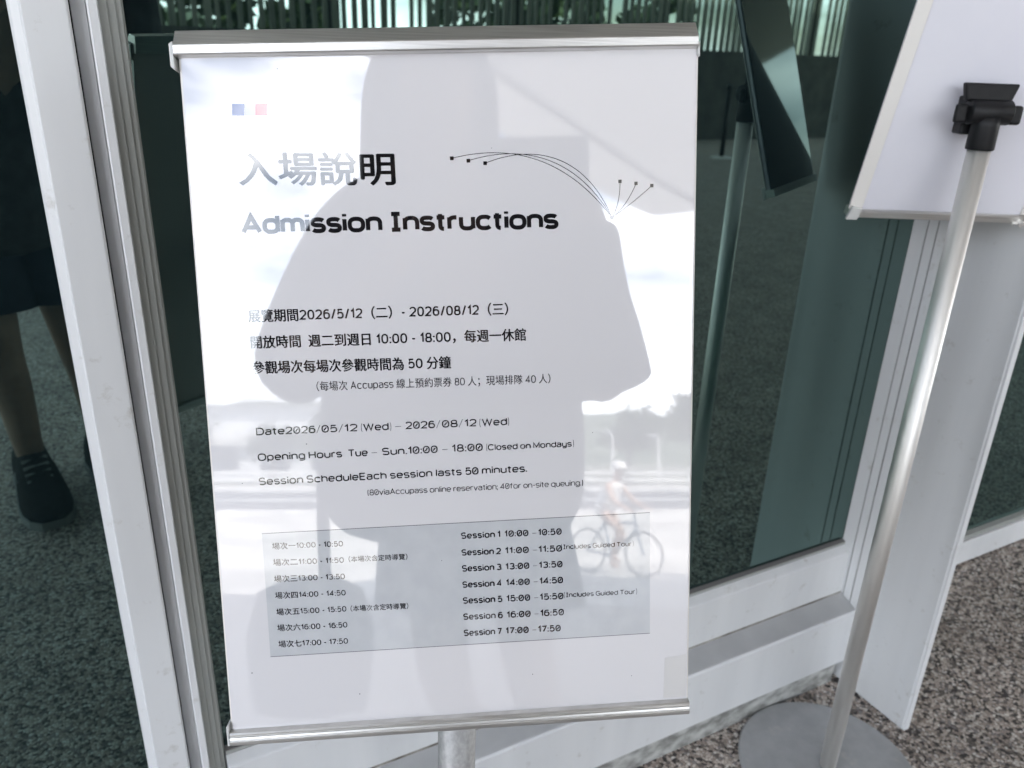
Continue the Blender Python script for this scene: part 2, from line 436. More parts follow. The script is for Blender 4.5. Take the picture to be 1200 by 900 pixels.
E1 = Vector((-.407, -.913, 0)); E2 = Vector((-.913, .407, 0))      # away from the museum, along the street
def SP(r, s, z): return E1 * r + E2 * s + Vector((0, 0, z))
def slab(name, r0, r1, z0, z1, m, s0=-200, s1=200, kind='structure'):
    bm = BM()
    prism(bm, [(r0, s0), (r1, s0), (r1, s1), (r0, s1)], lambda p, t: SP(p[0], p[1], t), z0, z1)
    return tag(obj(name, bm, m), kind=kind)
slab('pavement', -2, 25.2, SKIRT - .1, SKIRT + .004, M_plaza)
slab('road', 25.9, 44, SKIRT - .1, SKIRT + .004, M_asphalt)
slab('kerb', 25.22, 25.48, SKIRT - .1, SKIRT + .14, M_paint)
slab('red_kerb', 25.5, 25.88, SKIRT - .1, SKIRT + .12, M_pink)
slab('far_kerb', 44.02, 44.5, SKIRT - .1, SKIRT + .2, M_paint)
slab('road_lane_line', 34.2, 35.2, SKIRT, SKIRT + .008, M_paint)
slab('far_pavement', 44.52, 50, SKIRT - .1, SKIRT + .14, M_plaza)

# hills beyond the street
bm = BM()
rows = []
for j in range(14):
    row = []
    for i in range(81):
        az = -math.pi * .85 + i / 80 * math.pi * 1.5
        rr = 300 + j * 28
        hgt = (62 if rr * math.sin(az + math.pi) < 60 else 14) * math.sin(math.pi * min(1, j / 13) * .5) * (0.55 + .55 * noise.noise(Vector((az * 3.1, 2.2, 0))) + .25 * noise.noise(Vector((az * 9, j * .2, 4))))
        row.append(bm.verts.new((rr * math.sin(az + math.pi), -abs(rr) * -math.cos(az + math.pi), max(-2, hgt) - 1)))
    rows.append(row)
for a, b in zip(rows, rows[1:]):
    for i in range(80): bm.faces.new((a[i], a[i + 1], b[i + 1], b[i]))
bmesh.ops.recalc_face_normals(bm, faces=bm.faces[:])
tag(obj('hills', bm, M_hill, smooth=True), kind='structure')

# ------------------------------------------------------------------ canopy over the terrace
CZ = 4.2
cano = thing('canopy_roof', 'wide white canopy roof with ribbed soffit over the pebbled terrace', 'canopy', (6, -3, CZ))
edge = [(-3.7, 1.16), (-2.6, -4.2), (-1.58, -8.1), (-1.25, -9.0)]
bm = BM()
outl = edge + [(17, -9.0), (17, 11), (-6.5, 11), (-6.5, 1.16)]
prism(bm, outl, lambda p, t: Vector((p[0], p[1], t)), CZ + .12, CZ + .5)
obj('roof_slab', bm, M_soffit, cano)
bm = BM()     # soffit strips with shadow gaps
def edge_x(y):
    for (xa, ya), (xb, yb) in zip(edge, edge[1:]):
        if yb <= y <= ya: return xa + (xb - xa) * (y - ya) / (yb - ya)
    return edge[0][0]
y = 1.1
while y > -8.8:
    y2 = max(y - .178, -8.98)
    prism(bm, [(edge_x(y) + .66, y), (16.9, y), (16.9, y2), (edge_x(y2) + .66, y2)], lambda p, t: Vector((p[0], p[1] , t)), CZ, CZ + .119)
    y -= .205
obj('soffit_panels', bm, M_soffit, cano)
bm = BM()     # edge beam
for (xa, ya), (xb, yb) in zip(edge, edge[1:]):
    prism(bm, [(xa - .02, ya), (xb - .02, yb), (xb + .64, yb), (xa + .64, ya)], lambda p, t: Vector((p[0], p[1], t)), CZ - .05, CZ + .55)
obj('edge_beam', bm, M_soffit, cano)

# ------------------------------------------------------------------ the glazed facade
YG = 0.975          # front of the middle pane
TOP = CZ + .02
bm = BM()
box(bm, (-6.4, 1.2, 0), (16.5, 10.5, TOP))
tag(obj('museum_building', bm, M_inner), 'dark museum building block behind the glazed front', 'building')

def hprof(bm, prof, x0, x1):
    return prism(bm, prof, lambda p, t: Vector((t, p[0], p[1])), x0, x1)
def vprof(bm, prof, z0, z1):
    return prism(bm, prof, lambda p, t: Vector((p[0], p[1], t)), z0, z1)

# left door leaf
d = thing('glass_door', 'dark glass door with wide pale grey stile, left of the admission sign', 'door', (-.5, .97, 0))
bm = BM(); box(bm, (-1.56, YG - .004, .06), (-.030, YG + .008, 2.6)); obj('glass_pane', bm, M_glass, d)
bm = BM()
vprof(bm, [(-.0335, .962), (-.0315, .957), (-.0235, .953), (-.0225, .948), (.0165, .948), (.0185, .951), (.0185, .985), (-.0335, .985)], .012, 2.7)
obj('stile', bm, M_frame, d, bevel=.0012)
bm = BM(); vprof(bm, [(-1.60, .948), (-1.556, .948), (-1.556, .985), (-1.60, .985)], .012, 2.7); obj('stile', bm, M_frame, d, bevel=.0012)
bm = BM(); hprof(bm, [(.949, .012), (.949, .11), (.962, .115), (.985, .115), (.985, .012)], -1.555, -.034); obj('bottom_rail', bm, M_frame, d)
bm = BM(); hprof(bm, [(.949, 2.6), (.949, 2.7), (.985, 2.7), (.985, 2.6)], -1.555, -.034); obj('top_rail', bm, M_frame, d)

# mullion between the door and the middle pane
d = thing('door_post', 'grey and olive aluminium post between glass door and middle window', 'post', (.04, .97, 0))
bm = BM(); vprof(bm, [(.0205, .975), (.0335, .968), (.0335, .995), (.0205, .995)], .004, TOP - .3); obj('gasket_strip', bm, M_sill, d)
bm = BM(); vprof(bm, [(.0340, .949), (.0352, .9475), (.0430, .9475), (.0440, .949), (.0440, .995), (.0340, .995)], .004, TOP - .3); obj('post_edge', bm, M_frame, d)
bm = BM(); vprof(bm, [(.0443, .957), (.0520, .9575), (.0526, .9610), (.0600, .9615), (.0606, .9650), (.0655, .9655), (.0680, .971), (.0680, .995), (.0443, .995)], .004, TOP - .3)
obj('glazing_bead', bm, M_trim, d)

# middle pane
XR = 1.376
w_ = thing('glass_window', 'large dark reflective window with white sill behind the admission sign', 'window', (.7, .97, 0))
bm = BM(); box(bm, (.0682, YG, .338), (XR, YG + .012, TOP - .3)); obj('glass_pane', bm, M_glass, w_)
bm = BM(); hprof(bm, [(.966, .3300), (.966, .3365), (.9745, .3385), (.99, .3385), (.99, .3300)], .0685, XR); obj('glazing_bead', bm, M_trim, w_)
bm = BM(); hprof(bm, [(.950, .214), (.950, .318), (.952, .3205), (.9655, .3295), (.99, .3295), (.99, .214)], .0685, XR); obj('bottom_rail', bm, M_frame, w_, bevel=.001)
bm = BM(); hprof(bm, [(.902, .060), (.9005, .062), (.9005, .1945), (.903, .1975), (.9495, .2135), (.99, .2135), (.99, .060)], .0685, XR); obj('sill', bm, M_frame, w_)
bm = BM(); quadmesh(bm, (.07, .9045, .1993), (XR - .001, .9045, .1993), (XR - .001, .9485, .2145), (.07, .9485, .2145)); bmesh.ops.solidify(bm, geom=bm.faces[:], thickness=-.0008); obj('sill_top', bm, M_sill, w_)
bm = BM(); hprof(bm, [(.949, TOP - .3), (.949, TOP - .2), (.99, TOP - .2), (.99, TOP - .3)], -1.6, 3.4); obj('top_rail', bm, M_frame, w_)
bm = BM(); hprof(bm, [(.910, 0.0), (.908, .0595), (.99, .0595), (.99, 0.0)], .0685, XR - .02)
bx_ = bm
bm = BM(); hprof(bm, [(.9480, .2140), (.9480, .2158), (.9499, .2172), (.9499, .2140)], .07, XR - .001); obj('sealant_line', bm, M_seal, w_)
bm = BM(); hprof(bm, [(.9655, .3366), (.9660, .3378), (.9748, .3400), (.9748, .3387)], .0685, XR); obj('glazing_gasket', bm, M_groove, w_)
bm = bx_
tag(obj('concrete_plinth', bm, M_concrete), 'low stained concrete plinth under the white window sill', 'plinth')

# right stile and the deep fin
d = thing('window_fin', 'tall deep pale grey aluminium fin standing at the right of the window', 'fin', (XR + .01, .82, 0))
bm = BM(); vprof(bm, [(XR + .0005, .9455), (XR + .0005, .974), (XR + .03, .974), (XR + .03, .9455)], .18, TOP - .3); obj('stile', bm, M_frame, d)
bm = BM(); vprof(bm, [(XR + .0025, .943), (XR + .0025, .9452), (XR + .03, .9452), (XR + .03, .943)], .004, TOP); obj('gasket_strip', bm, M_groove, d)
bm = BM(); vprof(bm, [(XR + .0005, .925), (XR + .0005, .9427), (XR + .03, .9427), (XR + .03, .925)], .004, TOP); obj('stile', bm, M_frame, d)
bm = BM(); vprof(bm, [(XR + .0025, .9228), (XR + .0025, .9248), (XR + .03, .9248), (XR + .03, .9228)], .004, TOP); obj('gasket_strip', bm, M_groove, d)
bm = BM(); vprof(bm, [(XR, .739), (XR + .0015, .7375), (XR + .0015, .733), (XR + .016, .733), (XR + .0175, .7375), (XR + .0175, .9225), (XR, .9225)], .004, TOP); obj('fin_panel', bm, M_frame, d, bevel=.0012)

# right bay, set back
d = thing('glass_door', 'dark glass door with low pale rail, right of the deep fin', 'door', (2.3, 1.09, 0))
bm = BM(); box(bm, (1.45, 1.095, .10), (3.3, 1.107, 2.6)); obj('glass_pane', bm, M_glass, d)
bm = BM(); hprof(bm, [(1.076, .0075), (1.075, .082), (1.12, .084), (1.12, .0075)], 1.407, 3.35); obj('bottom_rail', bm, M_frame, d, bevel=.001)
bm = BM(); hprof(bm, [(1.08, .0845), (1.08, .097), (1.094, .1), (1.12, .1), (1.12, .0845)], 1.45, 3.3); obj('glazing_bead', bm, M_trim, d)
bm = BM(); vprof(bm, [(1.407, 1.076), (1.449, 1.076), (1.449, 1.12), (1.407, 1.12)], .0845, 2.7); obj('stile', bm, M_frame, d)
bm = BM(); vprof(bm, [(3.301, 1.076), (3.35, 1.076), (3.35, 1.12), (3.301, 1.12)], .0845, 2.7); obj('stile', bm, M_frame, d)

# walls that close the facade beyond the frame
bm = BM(); box(bm, (-6.4, .99, 0), (-1.61, 1.19, TOP)); box(bm, (-1.61, .99, 2.71), (.02, 1.19, TOP))
tag(obj('panelled_wall', bm, M_wall), 'grey panelled wall left of and above the left glass door', 'wall')
bm = BM(); box(bm, (3.36, 1.0, 0), (16.5, 1.19, TOP)); box(bm, (1.41, 1.0, 2.71), (3.355, 1.19, TOP))
tag(obj('panelled_wall', bm, M_wall), 'grey panelled wall right of and above the right glass door', 'wall')

# ------------------------------------------------------------------ sign stands
def lathe_base(o, r, parent):
    bm = BM()
    lathe(bm, [(0, .002), (r - .004, .002), (r, .005), (r, .0095), (r - .003, .012), (.03, .0135), (0, .0135)], o, 96)
    return obj('base_plate', bm, M_base, parent, smooth=False, bevel=0)

def clamp(c, rt, up, fw, parent):
    """black swivel clamp on a pole top: socket, T barrel, wing bolts and pad. fw points from the pole to the board"""
    Mx = Matrix((( *rt, 0), (*up, 0), (*fw, 0), (0, 0, 0, 1))).transposed()
    Mx = Matrix.Translation(Vector(c)) @ Mx
    W = lambda x, y, z: Mx @ Vector((x, y, z))
    Z = Vector((0, 0, 1))
    bm = BM()
    C0 = Vector(c)
    lathe(bm, [(0, -.045), (.0182, -.045), (.0190, -.043), (.0185, -.012), (.019, 0), (0, .003)], C0, 28)
    obj('pole_socket', bm, M_black, parent, smooth=True)
    bm = BM()
    ax = Vector(rt)
    lathe(bm, [(0, -.029), (.0155, -.029), (.017, -.0275), (.017, .0275), (.0155, .029), (0, .029)], C0 + Vector((0, 0, .006)), 28, ax)
    obj('barrel', bm, M_black, parent, smooth=True)
    for s in (-1, 1):
        bm = BM()
        box(bm, (.0295 if s > 0 else -.047, -.010, -.005), (.047 if s > 0 else -.0295, .016, .005), Mx)
        obj('wing_knob', bm, M_black, parent, bevel=.004)
    bm = BM()
    prism(bm, [(-.034, .020), (.030, .020), (.037, .044), (-.040, .044)], lambda p, t: W(p[0], p[1], t), .000, .012)
    box(bm, (-.018, .008, .002), (.018, .026, .020), Mx)
    obj('clamp_pad', bm, M_black, parent, bevel=.003)
    bm = BM()
    box(bm, (-.026, -.026, .014), (.026, .026, .040), Mx)
    obj('clamp_plate', bm, M_black, parent, bevel=.003)

# ---- the admission sign
a_ = Vector((0.9153, -0.3995, 0.0508)).normalized()
b_ = Vector((0.0510, 0.2401, 0.9694)); b_ = (b_ - a_ * a_.dot(b_)).normalized()
n_ = a_.cross(b_)
O_ = Vector((0.2610, 0.5803, 1.0180))
def B(u, v, k=0.0): return O_ + a_ * u + b_ * v + n_ * k            # metres on the sign, k out of its face
def mm(p, k=0.0): return B(p[0] / 1000, p[1] / 1000, k)

PX = O_ + a_ * .005 - n_ * .062
st = thing('sign_stand', 'white bilingual admission instructions sign in silver snap rails on a steel pole', 'sign', (PX.x, PX.y, 0), 'sign stands at the entrance')
bm = BM()
c4 = [(-.2068, .297), (.2148, .297), (.2052, -.293), (-.2150, -.293)]
prism(bm, c4, lambda p, t: B(p[0], p[1], t), -.0062, -.0012)
board = obj('backing_board', bm, M_board, st)
bm = BM()
c5 = [(-.2050, .296), (.2132, .296), (.2036, -.292), (-.2134, -.292)]
prism(bm, c5, lambda p, t: B(p[0], p[1], t), -.0010, 0.0)
poster = obj('poster', bm, M_paper, st)

def rail(name, prof, u0, u1, m, parent):
    bm = BM(); prism(bm, prof, lambda p, t: B(t, p[0], p[1]), u0, u1)
    return obj(name, bm, m, parent, bevel=.0004)
rail('top_rail', [(.2905, .0004), (.2912, .0062), (.2925, .0070), (.2985, .0072), (.2998, .0066), (.3116, -.0018), (.3122, -.0040), (.3122, -.016), (.2905, -.016)], -.2085, .2128, M_rail, st)
rail('bottom_rail', [(-.2882, .0004), (-.2890, .0048), (-.2905, .0058), (-.2918, .0058), (-.2924, .0050), (-.2932, .0062), (-.2952, .0068), (-.2958, .0060), (-.2966, .0068), (-.3000, .0062), (-.3022, .0035), (-.3022, -.012), (-.2882, -.012)], -.2150, .2052, M_rail, st)
for u0, u1, v0, v1 in ((-.2122, -.2088, .283, .3025), (-.2178, -.2153, -.3015, -.281), (.2131, .2146, .2865, .296)):
    bm = BM(); prism(bm, [(u0, v0), (u1, v0 - .003 if v0 > 0 else v0), (u1, v1), (u0, v1 - .002)], lambda p, t: B(p[0], p[1], t), -.010, .0050)
    obj('end_cap', bm, M_clear, st, bevel=.0006)

# printed matter -------------------------------------------------------------
# Latin letters are drawn as strokes (cap height 1, x-height .73); Chinese characters come from Blender's built-in font
def arc(cx, cy, rx, ry, a0, a1, n=18, ex=.78):
    out = []
    for i in range(n + 1):
        a = R_(a0 + (a1 - a0) * i / n); c, s = math.cos(a), math.sin(a)
        out.append((cx + rx * math.copysign(abs(c) ** ex, c), cy + ry * math.copysign(abs(s) ** ex, s)))
    return out
X_ = .73; h_ = X_ / 2
GL = {
 'a': (.62, [arc(.30, X_ - .22, .30, .22, 155, 0, 12) + [(.60, 0)], [(.60, .41), (.24, .41)] + arc(.22, .205, .22, .205, 90, 270, 12) + [(.36, 0)] + arc(.36, .24, .24, .24, 270, 350, 6)]),
 'b': (.66, [[(0, 1), (0, 0)], arc(.33, h_, .33, h_, 0, 360, 28)]),
 'c': (.62, [arc(.34, h_, .34, h_, 38, 322)]),
 'd': (.66, [[(.66, 1), (.66, 0)], arc(.33, h_, .33, h_, 0, 360, 28)]),
 'e': (.66, [[(.02, h_), (.66, h_)] + arc(.33, h_, .33, h_, 0, 318)]),
 'f': (.40, [[(.16, 0), (.16, .80)] + arc(.34, .80, .18, .20, 180, 95, 6), [(-.02, X_), (.38, X_)]]),
 'g': (.66, [arc(.33, h_, .33, h_, 0, 360, 28), [(.66, X_), (.66, -.05)] + arc(.33, -.05, .33, .21, 0, -150, 12)]),
 'h': (.62, [[(0, 1), (0, 0)], [(0, .40)] + arc(.31, .42, .31, .31, 180, 0, 14) + [(.62, 0)]]),
 'i': (.02, [[(.01, X_), (.01, 0)], [(.01, 1.05), (.01, .89)]]),
 'l': (.02, [[(.01, 1), (.01, 0)]]),
 'm': (1.0, [[(0, X_), (0, 0)], [(0, .42)] + arc(.25, .44, .25, .29, 180, 0, 12) + [(.50, 0)], [(.50, .42)] + arc(.75, .44, .25, .29, 180, 0, 12) + [(1.0, 0)]]),
 'n': (.62, [[(0, X_), (0, 0)], [(0, .40)] + arc(.31, .42, .31, .31, 180, 0, 14) + [(.62, 0)]]),
 'o': (.68, [arc(.34, h_, .34, h_, 0, 360, 28)]),
 'p': (.66, [[(0, X_), (0, -.27)], arc(.33, h_, .33, h_, 0, 360, 28)]),
 'q': (.66, [[(.66, X_), (.66, -.27)], arc(.33, h_, .33, h_, 0, 360, 28)]),
 'r': (.36, [[(0, X_), (0, 0)], [(0, .40)] + arc(.30, .42, .30, .30, 180, 80, 8)]),
 's': (.56, [arc(.28, X_ - .185, .28, .185, 25, 270, 14) + arc(.28, .18, .28, .185, 90, -155, 14)]),
 't': (.36, [[(.14, .95), (.14, .20)] + arc(.33, .20, .19, .20, 180, 268, 6), [(-.04, X_), (.36, X_)]]),
 'u': (.62, [[(0, X_), (0, .31)] + arc(.31, .31, .31, .31, 180, 360, 14) + [(.62, X_)], [(.62, .31), (.62, 0)]]),
 'v': (.62, [[(0, X_), (.31, 0), (.62, X_)]]),
 'y': (.62, [[(0, X_), (0, .33)] + arc(.31, .33, .31, .33, 180, 350, 12), [(.62, X_), (.62, -.05)] + arc(.31, -.05, .31, .21, 0, -150, 12)]),
 'A': (.82, [[(0, 0), (.41, 1), (.82, 0)], [(.15, .30), (.67, .30)]]),
 'C': (.84, [arc(.44, .5, .44, .5, 38, 322)]),
 'D': (.80, [[(0, 0), (0, 1), (.32, 1)] + arc(.34, .5, .46, .5, 90, -90, 16) + [(0, 0)]]),
 'E': (.64, [[(.64, 1), (0, 1), (0, 0), (.64, 0)], [(0, .52), (.58, .52)]]),
 'G': (.86, [arc(.44, .5, .44, .5, 40, 360, 24) + [(.46, .5)], [(.88, .5), (.88, 0)]]),
 'H': (.74, [[(0, 1), (0, 0)], [(.74, 1), (.74, 0)], [(0, .51), (.74, .51)]]),
 'I': (.44, [[(.22, 1), (.22, 0)], [(0, 1), (.44, 1)], [(0, 0), (.44, 0)]]),
 'M': (.90, [[(0, 0), (0, 1), (.45, .15), (.90, 1), (.90, 0)]]),
 'O': (.90, [arc(.45, .5, .45, .5, 0, 360, 32)]),
 'S': (.70, [arc(.35, .745, .35, .255, 28, 270, 16) + arc(.35, .25, .35, .25, 90, -155, 16)]),
 'T': (.76, [[(0, 1), (.76, 1)], [(.38, 1), (.38, 0)]]),
 'W': (1.16, [[(0, 1), (.29, 0), (.58, .95), (.87, 0), (1.16, 1)]]),
 '0': (.66, [arc(.33, .5, .33, .5, 0, 360, 30)]),
 '1': (.30, [[(0, .74), (.26, 1), (.26, 0)]]),
 '2': (.64, [arc(.32, .70, .32, .30, 165, -25, 14) + [(0, 0), (.64, 0)]]),
 '3': (.64, [arc(.31, .755, .29, .245, 150, -90, 14), arc(.31, .265, .33, .265, 90, -152, 14)]),
 '4': (.70, [[(.52, 0), (.52, 1), (0, .26), (.70, .26)]]),
 '5': (.64, [[(.58, 1), (.08, 1), (.04, .52)] + arc(.31, .325, .33, .325, 140, -150, 18)]),
 '6': (.64, [arc(.32, .32, .32, .32, 0, 360, 26), [(.0, .32)] + arc(.36, .46, .36, .54, 180, 55, 12)]),
 '7': (.60, [[(0, 1), (.60, 1), (.20, 0)]]),
 '8': (.64, [arc(.32, .75, .27, .25, 0, 360, 24), arc(.32, .26, .32, .26, 0, 360, 26)]),
 '/': (.40, [[(0, -.06), (.40, 1.06)]]), '(': (.16, [arc(.30, .45, .28, .68, 125, 235, 8)]), ')': (.16, [arc(-.14, .45, .28, .68, 55, -55, 8)]),
 '-': (.34, [[(0, .40), (.34, .40)]]), '–': (.60, [[(0, .40), (.60, .40)]]), '.': (.02, [[(.01, .12), (.01, -.05)]]),
 ':': (.02, [[(.01, .70), (.01, .53)], [(.01, .12), (.01, -.05)]]), ';': (.04, [[(.02, .70), (.02, .53)], [(.03, .12), (-.02, -.16)]]),
}
_cache = {}
def han(ch):
    if ch not in _cache:
        cu = bpy.data.curves.new('txt', 'FONT'); cu.body = ch; cu.size = 1.0; cu.resolution_u = 4
        o = bpy.data.objects.new('txt', cu); COL.objects.link(o)
        bpy.context.view_layer.update()
        me = bpy.data.meshes.new_from_object(o.evaluated_get(bpy.context.evaluated_depsgraph_get()))
        _cache[ch] = ([v.co.copy() for v in me.vertices], [tuple(p.vertices) for p in me.polygons])
        bpy.data.objects.remove(o); bpy.data.curves.remove(cu); bpy.data.meshes.remove(me)
    return _cache[ch]
def hx(s):
    p, _ = han(s); return min(v.x for v in p), max(v.x for v in p)
ADV = hx('場場')[1] - hx('場')[1]                        # one em of the Chinese font
HLOW = min(v.y for v in han('場')[0]); HTOP = max(v.y for v in han('場')[0])
# stroke weight (of cap height), letter gap, width of digits, embolden shift for Chinese (of em)
STY = {'CT': (.15, .2, .8, .024), 'LT': (.215, .03, 1, 0), 'C': (.16, .13, .86, .020), 'CS': (.115, .13, .86, 0), 'CB': (.16, .12, .90, .014), 'CX': (.1, .2, .8, .008),
       'L': (.16, .10, 1, 0), 'LS': (.115, .10, 1, 0), 'LB': (.185, .12, 1, 0), 'LL': (.06, .2, 1, 0)}
K = .00016
def add_run(bm, s, x0, y0, x1, y1, cap, kind):
    wt, gap, nx, shift = STY[kind]
    if kind == 'CT': em = cap / (HTOP - HLOW) * ADV; cap = em * .733
    t = wt * cap
    # layout in cap units
    pen, items = 0.0, []
    for ch in s:
        if ch == ' ': pen += .34
        elif ord(ch) > 0x2E80: items.append((ch, pen, 'han')); pen += 1.364
        else:
            g = GL[ch]; f = nx if kind[0] == 'C' else 1
            pen += gap * .5 + wt * .5
            items.append((ch, pen, f)); pen += g[0] * f + gap * .5 + wt * .5
    def ext(it):
        ch, p, f = it
        if f == 'han':
            a, b = hx(ch); return p + a / ADV * 1.364, p + b / ADV * 1.364
        return p - wt / 2, p + GL[ch][0] * f + wt / 2
    xa = ext(items[0])[0]; xb = ext(items[-1])[1]
    sx = (x1 - x0) / (xb - xa)
    def put(X, y, k): return mm((X, y0 + (y1 - y0) * (X - x0) / (x1 - x0) + y), k)
    nl = [0]
    def lift():
        nl[0] += 1; return K + (nl[0] % 12) * .000012
    def ribbon(pts, closed):
        if closed: pts = pts[:-1]
        n = len(pts); P2 = [Vector(p) for p in pts]
        Ls, Rs = [], []
        for i in range(n):
            a = P2[i - 1] if (i > 0 or closed) else None
            b = P2[(i + 1) % n] if (i < n - 1 or closed) else None
            p = P2[i]
            d1 = (p - a).normalized() if a is not None and (p - a).length > 1e-6 else None
            d2 = (b - p).normalized() if b is not None and (b - p).length > 1e-6 else None
            d1 = d1 or d2; d2 = d2 or d1
            n1 = Vector((-d1.y, d1.x)); n2 = Vector((-d2.y, d2.x)); m = (n1 + n2)
            m = m.normalized() if m.length > 1e-4 else n1
            l = t / 2 / max(.42, m.dot(n1))
            Ls.append(p + m * l); Rs.append(p - m * l)
        k = lift()
        A = [bm.verts.new(put(p.x, p.y, k)) for p in Ls]; B_ = [bm.verts.new(put(p.x, p.y, k)) for p in Rs]
        for i in range(n if closed else n - 1):
            j = (i + 1) % n
            bm.faces.new((B_[i], B_[j], A[j], A[i]))
    for ch, p, f in items:
        if f == 'han':
            pts, fs = han(ch); u = cap * 1.364 / ADV; ux = sx * 1.364 / ADV
            sh = shift * cap * 1.364
            offs = [(0, 0)] if not sh else [(-sh, 0), (sh, 0), (0, -sh * .7), (0, sh * .7)]
            yo = -HLOW * u if kind == 'CT' else 0
            for ox, oy in offs:
                k = lift()
                vs = [bm.verts.new(put(x0 + (p - xa) * sx + v.x * ux + ox, v.y * u + oy + yo, k)) for v in pts]
                for fc in fs:
                    try: bm.faces.new([vs[i] for i in fc])
                    except ValueError: pass
        else:
            strokes = list(GL[ch][1])
            if ch == '0' and kind[0] == 'L': strokes.append([(.19, .27), (.47, .73)])
            for st_ in strokes:
                q = [(x0 + (p - xa + x * f) * sx, t / 2 + y * (cap - t)) for x, y in st_]
                closed = len(st_) > 8 and abs(st_[0][0] - st_[-1][0]) + abs(st_[0][1] - st_[-1][1]) < 1e-4
                ribbon(q, closed)
    for fc in bm.faces:
        fc.normal_update()
        if fc.normal.dot(n_) < 0: fc.normal_flip()

lines = {}
for r in RUNS:
    s, x0, y0, x1, y1, cap, kind = r
    key = ('title' if kind in ('CT', 'LT') else 'table' if y0 < -100 else 'notice', round(y0 / 6) if y0 > -100 else (round((y0 + 120.5) / 15.3), x0 < -20), kind if kind in ('CT', 'LT', 'CS') else '')
    lines.setdefault(key, []).append(r)
for key, rs in lines.items():
    bm = BM()
    for r in rs: add_run(bm, *r)
    obj({'title': 'title_lettering', 'table': 'timetable_lettering', 'notice': 'notice_lettering'}[key[0]], bm, M_ink, poster)
bm = BM(); quadmesh(bm, *[mm(p, .00008) for p in TABLE][::-1]); obj('timetable_panel', bm, M_table, poster)
for p, q in ((TABLE[0], TABLE[1]), (TABLE[3], TABLE[2])):
    bm = BM(); quadmesh(bm, *[mm(x, .00016) for x in ((p[0], p[1] - .25), (q[0], q[1] - .25), (q[0], q[1] + .25), (p[0], p[1] + .25))])
    obj('timetable_rule', bm, M_inkgrey, poster)
for q, m_ in zip(FLAG, (M_flagb, M_flagw, M_flagr)):
    bm = BM(); quadmesh(bm, *[mm(p, .0001) for p in q][::-1]); obj('flag_block', bm, m_, poster)
for i, p in enumerate(DOTS):
    h = 1.5 if i < 3 else 1.4
    bm = BM(); quadmesh(bm, *[mm((p[0] + dx * h, p[1] + dy * h), .0003) for dx, dy in ((-1, -1), (1, -1), (1, 1), (-1, 1))]); obj('graphic_dot', bm, M_ink, poster)
bm = BM()
for ci, cv in enumerate(CURVES):
    pts = []
    for i in range(33):
        t = i / 32; w4 = ((1 - t) ** 3, 3 * t * (1 - t) ** 2, 3 * t * t * (1 - t), t ** 3)
        pts.append(Vector((sum(w * c[0] for w, c in zip(w4, cv)), sum(w * c[1] for w, c in zip(w4, cv)))))
    for p, q in zip(pts, pts[1:]):
        d2 = (q - p).normalized(); nn = Vector((-d2.y, d2.x)) * .24
        quadmesh(bm, *[mm(x, .0002 + ci * .00001) for x in (p - nn, q - nn, q + nn, p + nn)])
obj('arc_graphic', bm, M_ink, poster)
bm = BM()
prism(bm, [(183.4, -246.6), (203.2, -244.2), (202.3, -286.0), (181.8, -286.5)], lambda p, t: mm(p, t), .0001, .0004)
obj('tape_patch', bm, M_tape, poster)
for u, v, r in ((-98, -262, .55), (-129, -28, .5), (60, -254, .5), (-18, -140, .4), (40, 215, .35), (-130, 281, .4), (-192, -235, .6), (120, -30, .4), (-60, -60, .35), (152, -262, .4), (-186, -60, .4)):
    bm = BM(); lathe(bm, [(r / 1000, 0), (0, .0001)], mm((u, v), .0001), 8, n_)
    obj('dirt_speck', bm, M_inkgrey, poster)

# pole, clamp, base
bm = BM(); tube(bm, (PX.x, PX.y, .012), (PX.x, PX.y, .72), .0215, n=40); tube(bm, (PX.x, PX.y, .7205), (PX.x, PX.y, .97), .0150, n=32)
obj('pole', bm, M_greypole, st, smooth=True)
lathe_base((PX.x, PX.y, 0), .17, st)
clamp((PX.x, PX.y, 1.0), a_, b_, -n_ * -1.0 if False else n_, st)

# ---- second stand, seen from behind
Q2 = Vector((1.150, .737, 0))
hd = Vector((.4789, .8779, 0)); rt = Vector((.8779, -.4789, 0))
th = R_(18)
b2 = Vector((0, 0, 1)) * math.cos(th) - hd * math.sin(th)
n2 = -rt.cross(b2)
if n2.dot(hd) < 0: n2 = -n2                            # n2: from the pole through the board, away from us
ZC = 1.243
s2 = thing('sign_stand', 'second sign seen from behind, white board in a black clamp on a slim steel pole', 'sign', Q2, 'sign stands at the entrance')
O2 = Q2 + Vector((0, 0, ZC)) + n2 * .046
def B2(u, v, k=0.0): return O2 + rt * u + b2 * v + n2 * k
U0, U1, V0, V1 = -.131, .163, -.176, .250
bm = BM(); prism(bm, [(U0 + .002, V0), (U1 - .002, V0), (U1 - .002, V1), (U0 + .002, V1)], lambda p, t: B2(p[0], p[1], t), 0, .006); obj('backing_board', bm, M_backboard, s2)
bm = BM(); prism(bm, [(U0 + .004, V0), (U1 - .004, V0), (U1 - .004, V1), (U0 + .004, V1)], lambda p, t: B2(p[0], p[1], t), .0065, .008); obj('poster', bm, M_dark, s2)
for u0, u1 in ((U0, U0 + .021), (U1 - .021, U1)):
    bm = BM(); prism(bm, [(u0, V0 + .004), (u1, V0 + .004), (u1, V1), (u0, V1)], lambda p, t: B2(p[0], p[1], t), -.0022, -.0003); obj('side_strip', bm, M_board, s2, bevel=.0005)
for v0, v1 in ((V0 - .010, V0 + .0035), (V1, V1 + .014)):
    bm = BM(); prism(bm, [(v0, -.004), (v0 + .002, -.007), (v1 - .002, -.007), (v1, -.004), (v1, .013), (v0, .013)], lambda p, t: B2(t, p[0], p[1]), U0 + .001, U1 - .001); obj('snap_rail', bm, M_rail, s2)
